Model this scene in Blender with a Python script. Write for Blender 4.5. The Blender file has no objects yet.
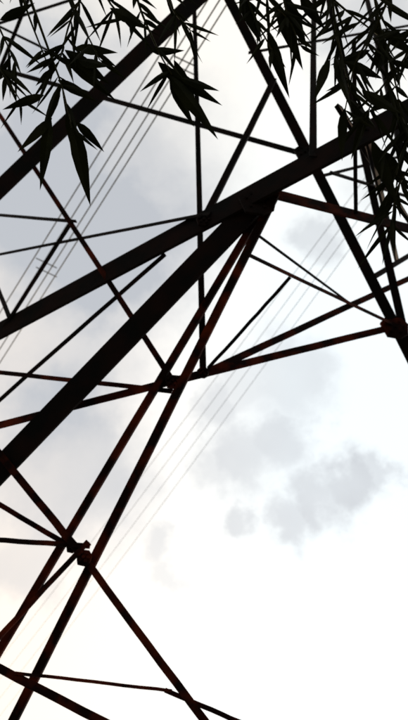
import bpy, math, random
from mathutils import Vector, Matrix
random.seed(4)
# --- unprojection helpers: every point is a position in metres, cast from image pixel coordinates
# --- (camera at eye height, 1.6 m) to a chosen distance / tower plane
P=math.radians(52); F=565.0
CAM=Vector((0,0,1.6))
Rv=Vector((1,0,0)); Fv=Vector((0,math.cos(P),math.sin(P))); Uv=Vector((0,-math.sin(P),math.cos(P)))
def ray(u,v): return Fv+Rv*((u-204)/F)+Uv*((360-v)/F)
def pt(u,v,t): return CAM+ray(u,v)*t
def pl(u,v,c):
    d=ray(u,v); return min((c-0.25*1.6)/(d.y+0.25*d.z),8.5)
N,M,Q='N','M','Q'; PC={'N':5.0,'M':5.6,'Q':6.6}
mem=[
('A','main_leg',(-60,362),(480,70),6.4,4.2,27),
('B','diagonal_leg',(-70,541),(253,205),4.6,'A',26),
('C','upper_leg',(-50,235),(225,-30),6.2,6.6,22),
('D','brace',(222,-15),(425,385),6.8,5.8,11),
('E','horizontal_strut',(262,190),(460,241),'A',5.6,15),
('F1','post',(258,214),(-12,668),'A',4.4,7.5),
('F2','post',(276,192),(0,745),'A',4.2,8.5),
('G1','cross_arm',(-60,440),(172,381),N,'F1',8.5),
('G2','cross_arm',(172,381),(392,327),'F1','D',8.5),
('H','hanger',(193,-30),(203,374),Q,'G2',5),
('T1','tie',(-60,52),(305,154),M,'D',7),
('T2','tie',(274,78),(203,220),'D','A',6),
('J','lattice',(-60,26),(176,386),M,'G2',4.5),
('','lattice',(-60,210),(74,221),M,'J',4.5),
('','lattice',(-60,266),(210,213),M,'A',4.5),
('','lattice',(-60,453),(165,254),M,'A',5),
('','lattice',(-60,366),(172,391),N,'F1',5),
('K1','lattice',(203,374),(440,264),'G2',M,7),
('K2','lattice',(248,254),(394,324),'F2','D',5.5),
('','lattice',(258,234),(352,304),'F2','K1',4),
('','lattice',(208,368),(290,277),'G2','K2',3.5),
('S1','lattice',(-8,445),(84,558),'B','F2',7.5),
('S2','lattice',(82,555),(225,748),'F2',N,7.5),
('','lattice',(-50,475),(72,547),N,'F1',5),
('','lattice',(-50,537),(90,546),N,'F2',5),
('','lattice',(88,541),(-30,668),'F2',N,5),
('V','cross_arm',(-60,638),(150,746),N,N,8),
('W','lattice',(15,673),(172,691),'V','S2',3),
('','lattice',(165,690),(260,731),'S2',N,4.5),
('','lattice',(-20,240),(14,328),Q,'A',4),
('','tie',(315,-30),(313,156),Q,'A',5.5),
('','lattice',(72,220),(2,330),'J','A',3.5),
('','lattice',(-60,42),(130,-20),Q,Q,4.5),
('','lattice',(-40,165),(40,-30),M,Q,4.5),
('','tie',(332,172),(460,212),'D',M,5),
('','tie',(354,40),(356,214),'A','E',4.5),
('R1','tie',(322,-30),(408,350),M,'D',7),
('','tie',(340,105),(440,268),'A',M,6),
('','lattice',(320,176),(440,146),'D',M,4),
('','tie',(402,150),(360,-30),'A',Q,4.5),
('','lattice',(425,245),(372,277),M,'R1',4.5),
('','lattice',(366,128),(398,262),'A',M,5),
('','lattice',(250,52),(440,20),'D',Q,4),
('','lattice',(-30,12),(52,52),Q,Q,3.5),
]
lines={}
def dep(k,u,v):
    if not isinstance(k,str): return k
    if k in PC: return pl(u,v,PC[k])
    a,b,ta,tb=lines[k]
    dx,dy=b[0]-a[0],b[1]-a[1]
    s=((u-a[0])*dx+(v-a[1])*dy)/(dx*dx+dy*dy)
    return 1/((1-s)/ta+s/tb)
mem2=[]
for k,n,a,b,t0,t1,w in mem:
    t0=dep(t0,*a); t1=dep(t1,*b)
    if k: lines[k]=(a,b,t0,t1)
    mem2.append((n,pt(*a,t0),pt(*b,t1),w*(t0+t1)/2/F))

def mat(name,col,rough=.6,metal=0,noise=None,scale=12,p0=.4,p1=.65,bump=0):
    m=bpy.data.materials.new(name); m.use_nodes=True; nt=m.node_tree; b=nt.nodes['Principled BSDF']
    b.inputs['Roughness'].default_value=rough; b.inputs['Metallic'].default_value=metal
    b.inputs['Specular IOR Level'].default_value=.1
    tx=nt.nodes.new('ShaderNodeTexNoise'); tx.inputs['Scale'].default_value=scale; tx.inputs['Detail'].default_value=6
    tc=nt.nodes.new('ShaderNodeTexCoord'); nt.links.new(tc.outputs['Object'],tx.inputs['Vector'])
    r=nt.nodes.new('ShaderNodeValToRGB'); r.color_ramp.elements[0].color=(*col,1); r.color_ramp.elements[1].color=(*(noise or col),1)
    r.color_ramp.elements[0].position=p0; r.color_ramp.elements[1].position=p1
    nt.links.new(tx.outputs['Fac'],r.inputs['Fac']); nt.links.new(r.outputs['Color'],b.inputs['Base Color'])
    if bump:
        bp=nt.nodes.new('ShaderNodeBump'); bp.inputs['Strength'].default_value=bump; bp.inputs['Distance'].default_value=.01
        nt.links.new(tx.outputs['Fac'],bp.inputs['Height']); nt.links.new(bp.outputs['Normal'],b.inputs['Normal'])
    return m
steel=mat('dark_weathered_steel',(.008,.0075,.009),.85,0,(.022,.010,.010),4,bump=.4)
glare_steel=mat('glare_tinted_steel',(.016,.006,.006),.85,0,(.17,.026,.010),5,.45,.7,bump=.4)  # red-orange mottling paints warm lens-glare fringes into the lower members' colour
def mesh_obj(name,verts,faces,m,parent=None,smooth=False):
    me=bpy.data.meshes.new(name); me.from_pydata([tuple(v) for v in verts],[],faces); me.update()
    o=bpy.data.objects.new(name,me); bpy.context.collection.objects.link(o)
    for x in (m if isinstance(m,list) else [m]): me.materials.append(x)
    if parent: o.parent=parent
    if smooth:
        for p in me.polygons: p.use_smooth=True
    return o
tower=bpy.data.objects.new('lattice_transmission_tower',None); bpy.context.collection.objects.link(tower)
NRM=Vector((0,-1,-.25)).normalized()
def angle(name,p0,p1,w,m):
    ax=(p1-p0).normalized(); s=ax.cross(NRM).normalized(); n=s.cross(ax).normalized()
    if n.dot(NRM)<0: n=-n
    th=max(w*.12,.008); d=w*.6
    prof=[(-w/2,0),(w/2,0),(w/2,-th),(-w/2+th,-th),(-w/2+th,-d),(-w/2,-d)]
    Ln=(p1-p0).length; K=10; bow=random.uniform(-.0025,.0025)*Ln if w<.13 else 0
    vs=[];fs=[]
    for i in range(K+1):
        x=i/K; p=p0.lerp(p1,x)+s*(bow*4*x*(1-x)+(random.uniform(-.002,.002) if 0<i<K and w<.13 else 0))
        vs+=[p+s*a+n*b for a,b in prof]
        if i:
            o=(i-1)*6; fs+=[(o+j,o+(j+1)%6,o+(j+1)%6+6,o+j+6) for j in range(6)]
    fs+=[tuple(range(6))[::-1],tuple(range(K*6,K*6+6))]
    return mesh_obj(name,vs,fs,m,tower)
for i,(n,a,b,W) in enumerate(mem2):
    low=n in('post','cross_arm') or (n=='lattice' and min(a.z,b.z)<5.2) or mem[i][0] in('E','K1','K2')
    angle(n,a,b,W,glare_steel if low else steel)
def gusset(u,v,k,r,m):
    c=pt(u,v,dep(k,u,v)-.04); R=r*(c-CAM).dot(Fv)/F
    s=Vector((1,0,0)); n=NRM; q=n.cross(s).normalized()
    out=[(-1,.45),(-.5,1),(.6,.9),(1,.3),(.8,-.6),(.2,-1),(-.7,-.8)]
    vs=[c+s*a*R+q*b*R+n*h for h in(.012,-.012) for a,b in out]
    fs=[tuple(range(7)),tuple(range(7,14))[::-1]]+[(i,(i+1)%7,(i+1)%7+7,i+7) for i in range(7)]
    for a,b in[(-.6,.3),(-.3,.6),(.4,.5),(.6,0),(.3,-.5),(-.4,-.4),(0,0)]:
        o=len(vs); cc=c+s*a*R+q*b*R; br=.014
        for h in(.013,.03):
            for j in range(6): vs.append(cc+n*h+s*br*math.cos(j*1.0472)+q*br*math.sin(j*1.0472))
        fs+= [tuple(range(o+6,o+12))]+[(o+j,o+(j+1)%6,o+6+(j+1)%6,o+6+j) for j in range(6)]
    mesh_obj('gusset_plate',vs,fs,m,tower)
for g_ in [(258,203,'A',19,steel),(173,382,'F1',8,glare_steel),(84,558,'F2',8,glare_steel),(72,547,'F1',6,glare_steel),(395,328,'D',14,glare_steel),(305,153,'D',11,steel),(204,221,'A',8,steel),(203,373,'G2',6,glare_steel)]: gusset(*g_)
def P3(k,i):
    a,b,ta,tb=lines[k]; return pt(*(b if i else a),tb if i else ta)
chain=[P3('C',0),P3('A',0),P3('B',0)]
chain.append(Vector((chain[-1].x-.9,chain[-1].y+.4,.3)))
for a,b in zip(chain,chain[1:]): angle('corner_leg',a,b,.24,steel)
r0=P3('E',1); r1=P3('D',1); r2=Vector((r1.x+1.2,r1.y+.5,.3))
up=P3('A',1)
for a,b in ((up,r0),(r0,r1),(r1,r2)): angle('corner_leg',a,b,.2,steel)
top=P3('C',1); angle('corner_leg',top,Vector((top.x+.8,top.y-1,top.z+8)),.22,steel)
conc=mat('concrete',(.28,.27,.25),.9,0,(.36,.35,.33),8)
def footing(p,low=None):
    vs=[];s=.45
    for z,k in((0,1),(.35,.75)):
        for a,b in((-1,-1),(1,-1),(1,1),(-1,1)): vs.append((p.x+a*s*k,p.y+b*s*k,z))
    mesh_obj('footing',vs,[(4,5,6,7)]+[(i,(i+1)%4,(i+1)%4+4,i+4) for i in range(4)],conc,tower)
footing(chain[-1]); footing(r2)
for k,i in(('F1',1),('F2',1)):
    p=P3(k,i); a=P3(k,0); d=(p-a).normalized(); e=p+d*((p.z-.3)/-d.z); angle('post_base',p,e,.06,glare_steel); footing(e)

wire=mat('aluminium_conductor',(.25,.25,.26),.5,.3,(.32,.32,.33),5)
def tube(name,pts,r,m,n=6,parent=None):
    vs=[];fs=[]
    for i,p in enumerate(pts):
        t=(pts[min(i+1,len(pts)-1)]-pts[max(i-1,0)]).normalized()
        s=t.orthogonal().normalized() if i==0 else (s-t*s.dot(t)).normalized()
        q=t.cross(s); rr=r(i/(len(pts)-1)) if callable(r) else r
        for j in range(n): vs.append(p+s*rr*math.cos(j*2*math.pi/n)+q*rr*math.sin(j*2*math.pi/n))
        if i:
            o=(i-1)*n; fs+=[(o+j,o+(j+1)%n,o+n+(j+1)%n,o+n+j) for j in range(n)]
    return mesh_obj(name,vs,fs,m,parent,True)
def wires(parent,segs,h,r,sag):
    for (a,b) in segs:
        pa=pt(*a,h/ray(*a).z); pb=pt(*b,h/ray(*b).z); d=pb-pa
        pts=[]
        for i in range(41):
            s=-2+5*i/40; p=pa+d*s; p.z+=sag*((s-.5)**2-.25); pts.append(p)
        tube('conductor',pts,r,wire,5,parent)
pl1=bpy.data.objects.new('overhead_power_line',None); bpy.context.collection.objects.link(pl1)
wires(pl1,[((236,-10),(40,300)),((226,-10),(31,300)),((214,-10),(20,300)),((200,-10),(8,300))],15,.018,.25)
for (u,v) in((38,262),(176,60)):
    for k in(0,1):
        a=(u-2,v-4+9*k); b=(u+19,v+6+9*k)
        tube('spacer',[pt(*a,15.4/ray(*a).z),pt(*b,15.4/ray(*b).z)],.018,wire,5,pl1)
pl2=bpy.data.objects.new('overhead_power_line',None); bpy.context.collection.objects.link(pl2)
wires(pl2,[((352,228),(118,545)),((342,226),(108,540)),((330,225),(96,536)),((362,232),(128,550))],30,.015,.5)

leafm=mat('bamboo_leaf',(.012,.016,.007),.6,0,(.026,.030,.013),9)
culmm=mat('bamboo_culm',(.03,.035,.015),.6,0,(.06,.055,.03),6)
def addleaf(vs,fs,base,d,L,w,droop):
    d=d.normalized(); s=d.cross(Vector((random.uniform(-.5,.5),random.uniform(.2,.9),1.)) ).normalized(); n=s.cross(d)
    prof=[(0,.06),(.07,.4),(.2,.85),(.36,1),(.55,.82),(.74,.5),(.9,.2),(1,.0)]
    o=len(vs); cv=random.uniform(-.08,.08)
    for x,ww in prof:
        c=base+d*L*x+Vector((0,0,-droop*L*x*x))+s*cv*L*x*x
        vs+= [c-s*w*.5*ww+n*w*.15*ww,c,c+s*w*.5*ww+n*w*.15*ww]
    for i in range(7):
        a=o+i*3; fs+=[(a,a+1,a+4,a+3),(a+1,a+2,a+5,a+4)]
def bamboo(x0,tip,twigs,leaves,seed):
    random.seed(seed)
    e=bpy.data.objects.new('bamboo_plant',None); bpy.context.collection.objects.link(e)
    a=Vector((x0,-1.5,0)); b=Vector((x0,-1.5,3.2)); c=Vector(tip)
    cu=[]
    for i in range(25):
        s=i/24; cu.append(a*(1-s)**2+b*2*s*(1-s)+c*s*s)
    tube('culm',cu,lambda s:.022*(1-s)+.006+ .002*(int(s*24)%3==0),culmm,8,e)
    vs=[];fs=[]
    for tw in twigs:
        pts=[c]+[pt(*p) for p in tw]
        ss=[]
        for i in range(len(pts)-1):
            for j in range(5): ss.append(pts[i].lerp(pts[i+1],j/5))
        ss.append(pts[-1])
        for _ in range(2): ss=[ss[0]]+[(ss[i-1]+ss[i]*2+ss[i+1])/4 for i in range(1,len(ss)-1)]+[ss[-1]]
        tube('branch',ss,lambda s:.0055*(1-s)+.0025,culmm,5,e)
        for i in range(4,len(ss)):
            if random.random()<.62 or i==len(ss)-1:
                t=(ss[i]-ss[i-1]).normalized()
                for k in range(random.randint(1,3)):
                    ang=random.uniform(-1.3,1.3)
                    d=t*math.cos(ang)*.7-Uv*random.uniform(.1,.7)+Rv*math.sin(ang)*1.1+Fv*random.uniform(-.5,.5)
                    addleaf(vs,fs,ss[i],d,random.uniform(.08,.22),random.uniform(.011,.022),random.uniform(0,.3))
    for (u0,v0,u1,v1,w,t) in leaves:
        p0=pt(u0,v0,t); p1=pt(u1,v1,t*random.uniform(.97,1.05)); addleaf(vs,fs,p0,p1-p0,(p1-p0).length,w*t/F*1.3,.03)
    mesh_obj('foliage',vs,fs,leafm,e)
T=2.3
bamboo(-1.6,(-.75,.05,4.6),[
 [(20,-30,T),(45,40,T),(62,85,T),(72,128,T)],[(60,-30,T),(80,20,T),(100,60,T)],[(-20,-20,T),(0,30,T),(15,60,T)],[(10,-40,T),(30,20,T),(50,70,T)],[(-30,20,T),(-5,60,T),(20,100,T)],[(95,-30,T),(70,20,T),(60,60,T)]],
 [(72,122,88,206,13,T),(50,115,42,190,9,T),(52,118,18,152,7,T),(76,122,106,150,7,T),(66,58,118,98,9,T),(44,95,2,108,7,T),(78,60,110,66,9,T),(68,110,70,150,6,T),(0,20,36,4,7,T),(60,84,40,135,8,T),(58,80,98,100,8,T),(75,48,118,50,8,T),(65,50,112,82,10,T)],11)
bamboo(-.1,(-.1,.0,4.7),[
 [(130,-30,T),(140,10,T),(160,55,T),(172,75,T)],[(95,-30,T),(110,5,T),(130,22,T)],[(160,-30,T),(172,10,T),(190,30,T)]],
 [(160,66,222,106,10,T),(168,74,222,136,11,T),(174,60,204,124,9,T),(158,62,196,96,8,T),(180,78,220,90,7,T),(150,50,185,52,7,T),(170,76,192,128,9,T),(110,8,150,30,8,T)],12)
bamboo(1.3,(.75,.0,4.6),[
 [(236,-30,T),(255,20,T),(272,50,T)],[(280,-30,T),(285,10,T),(300,45,T)],[(330,-30,T),(335,30,T),(350,90,T)],
 [(300,-30,T),(345,10,T),(385,40,T)],[(260,-30,T),(268,0,T),(290,20,T)]],
 [(240,-4,264,42,10,T),(268,30,290,98,10,T),(276,5,306,68,10,T),(286,-4,304,50,10,T),(300,-5,325,30,9,T),(335,55,352,110,9,T),(345,62,384,76,9,T),(330,60,312,98,8,T)],13)
bamboo(2.3,(1.3,.1,4.6),[
 [(400,-30,T),(375,30,T),(355,60,T),(345,110,T)],[(430,0,T),(405,60,T),(375,95,T),(365,118,T)],[(450,60,T),(415,120,T),(385,150,T)],[(460,10,T),(430,30,T),(395,30,T)],
 [(450,90,T),(420,150,T),(395,190,T),(392,225,T)],[(370,-30,T),(380,30,T),(395,80,T),(400,110,T)],[(470,60,T),(430,100,T),(402,150,T),(396,175,T)]],
 [(380,150,410,192,11,T),(372,140,398,205,10,T),(362,90,400,114,10,T),(350,100,376,126,9,T),(385,30,412,54,9,T),(370,50,330,66,8,T),(395,95,368,112,9,T),(400,110,412,160,9,T),(345,108,338,160,8,T),(366,116,352,160,7,T),(400,185,372,225,8,T)],14)

sd=ray(270,600).normalized()
w=bpy.data.worlds.new('sky'); bpy.context.scene.world=w; w.use_nodes=True; nt=w.node_tree; nt.nodes.clear()
L=nt.links.new
def nd(t,**k):
    x=nt.nodes.new(t)
    for a,b in k.items(): setattr(x,a,b)
    return x
def mth(op,a,b=None,c=None):
    x=nd('ShaderNodeMath',operation=op)
    for i,vv in enumerate((a,b,c)):
        if vv is None: continue
        if isinstance(vv,(int,float)): x.inputs[i].default_value=vv
        else: L(vv,x.inputs[i])
    return x.outputs[0]
tc=nd('ShaderNodeTexCoord'); D=tc.outputs['Generated']
nz=nd('ShaderNodeTexNoise'); nz.inputs['Scale'].default_value=11; nz.inputs['Detail'].default_value=7; nz.inputs['Roughness'].default_value=.62; L(D,nz.inputs['Vector'])
sub=nd('ShaderNodeVectorMath',operation='SUBTRACT'); L(nz.outputs['Color'],sub.inputs[0]); sub.inputs[1].default_value=(.5,.5,.5)
mul=nd('ShaderNodeVectorMath',operation='MULTIPLY_ADD'); L(sub.outputs[0],mul.inputs[0]); mul.inputs[1].default_value=(.15,.15,.15); L(D,mul.inputs[2])
DD=mul.outputs[0]
blobs=[(246,455,46,.55),(285,440,44,.6),(225,462,34,.4),(310,428,26,.4),(350,482,38,.85),(318,500,40,.8),(288,516,34,.65),(374,476,26,.65),(238,517,24,.6),(160,548,26,.4),(168,580,20,.3),(320,235,32,.5),(218,405,36,.5),(290,375,58,.4),(240,380,40,.35),
(100,190,160,.66),(30,300,160,.64),(60,460,110,.68),(0,100,120,.5),(150,260,90,.3),(60,20,100,.35),(370,20,70,.7),(30,560,50,.4),(380,160,60,.25)]
tot=None
for (u,v,r,a) in blobs:
    d=ray(u,v); c=d.normalized()
    ds=nd('ShaderNodeVectorMath',operation='DISTANCE'); L(DD,ds.inputs[0]); ds.inputs[1].default_value=c
    mr=nd('ShaderNodeMapRange',interpolation_type='SMOOTHSTEP'); L(ds.outputs['Value'],mr.inputs['Value'])
    R=r/F/d.length
    mr.inputs['From Min'].default_value=R*1.12; mr.inputs['From Max'].default_value=R*.4
    mr.inputs['To Min'].default_value=0; mr.inputs['To Max'].default_value=a
    tot=mr.outputs[0] if tot is None else mth('MAXIMUM',tot,mr.outputs[0]) if r<60 else mth('ADD',tot,mr.outputs[0])
n2=nd('ShaderNodeTexNoise'); n2.inputs['Scale'].default_value=4.5; n2.inputs['Detail'].default_value=6; L(D,n2.inputs['Vector'])
tot=mth('MULTIPLY',tot,mth('ADD',mth('MULTIPLY',n2.outputs['Fac'],1.2),.4))
tot=mth('MINIMUM',tot,1.0)
dt=nd('ShaderNodeVectorMath',operation='DOT_PRODUCT'); L(D,dt.inputs[0]); dt.inputs[1].default_value=sd
gl=nd('ShaderNodeMapRange',interpolation_type='SMOOTHSTEP'); L(dt.outputs['Value'],gl.inputs['Value']); gl.inputs['From Min'].default_value=.4; gl.inputs['From Max'].default_value=.95
sx=nd('ShaderNodeSeparateXYZ'); L(D,sx.inputs[0])
wm=nd('ShaderNodeMapRange'); L(sx.outputs[0],wm.inputs['Value']); wm.inputs['From Min'].default_value=.15; wm.inputs['From Max'].default_value=-.3
bw=nd('ShaderNodeMix',data_type='RGBA'); L(wm.outputs[0],bw.inputs[0]); bw.inputs[6].default_value=(1.0,1.07,1.1,1); bw.inputs[7].default_value=(1.2,1.07,.94,1)
base=nd('ShaderNodeMix',data_type='RGBA'); L(gl.outputs[0],base.inputs[0]); base.inputs[6].default_value=(1.12,1.06,.96,1); L(bw.outputs[2],base.inputs[7])
mx=nd('ShaderNodeMix',data_type='RGBA'); L(tot,mx.inputs[0]); L(base.outputs[2],mx.inputs[6]); mx.inputs[7].default_value=(.56,.585,.625,1)
dk=nd('ShaderNodeMapRange',interpolation_type='SMOOTHSTEP'); L(dt.outputs['Value'],dk.inputs['Value']); dk.inputs['From Min'].default_value=-.05; dk.inputs['From Max'].default_value=.5; dk.inputs['To Min'].default_value=.25; dk.inputs['To Max'].default_value=1.02
sk=nd('ShaderNodeTexSky',sky_type='NISHITA'); sk.sun_disc=False
sk.sun_elevation=math.asin(sd.z); sk.sun_rotation=math.atan2(sd.x,sd.y)
bg1=nd('ShaderNodeBackground'); L(sk.outputs[0],bg1.inputs[0]); bg1.inputs[1].default_value=.08
bg2=nd('ShaderNodeBackground'); L(mx.outputs[2],bg2.inputs[0]); L(dk.outputs[0],bg2.inputs[1])
ms=nd('ShaderNodeMixShader'); ms.inputs[0].default_value=.94; L(bg1.outputs[0],ms.inputs[1]); L(bg2.outputs[0],ms.inputs[2])
o=nd('ShaderNodeOutputWorld'); L(ms.outputs[0],o.inputs[0])
sun=bpy.data.lights.new('sun','SUN'); sun.energy=4; sun.angle=math.radians(2); sun.color=(1,.76,.52)
so=bpy.data.objects.new('sun',sun); bpy.context.collection.objects.link(so); so.rotation_euler=(-sd).to_track_quat('-Z','Y').to_euler()
g=mat('ground_grass',(.04,.05,.02),.9,0,(.07,.055,.03),2)
mesh_obj('ground',[(-600,-600,0),(600,-600,0),(600,600,0),(-600,600,0)],[(0,1,2,3)],g)
cam=bpy.data.cameras.new('camera'); co=bpy.data.objects.new('camera',cam); bpy.context.collection.objects.link(co)
cam.sensor_fit='VERTICAL'; cam.sensor_height=36; cam.lens=F/720*36; cam.clip_end=2000
cam.dof.use_dof=True; cam.dof.focus_distance=2.8; cam.dof.aperture_fstop=2.2
co.location=CAM; co.rotation_euler=(math.pi/2+P,0,0)
bpy.context.scene.camera=co
bpy.context.scene.view_settings.view_transform='Standard'
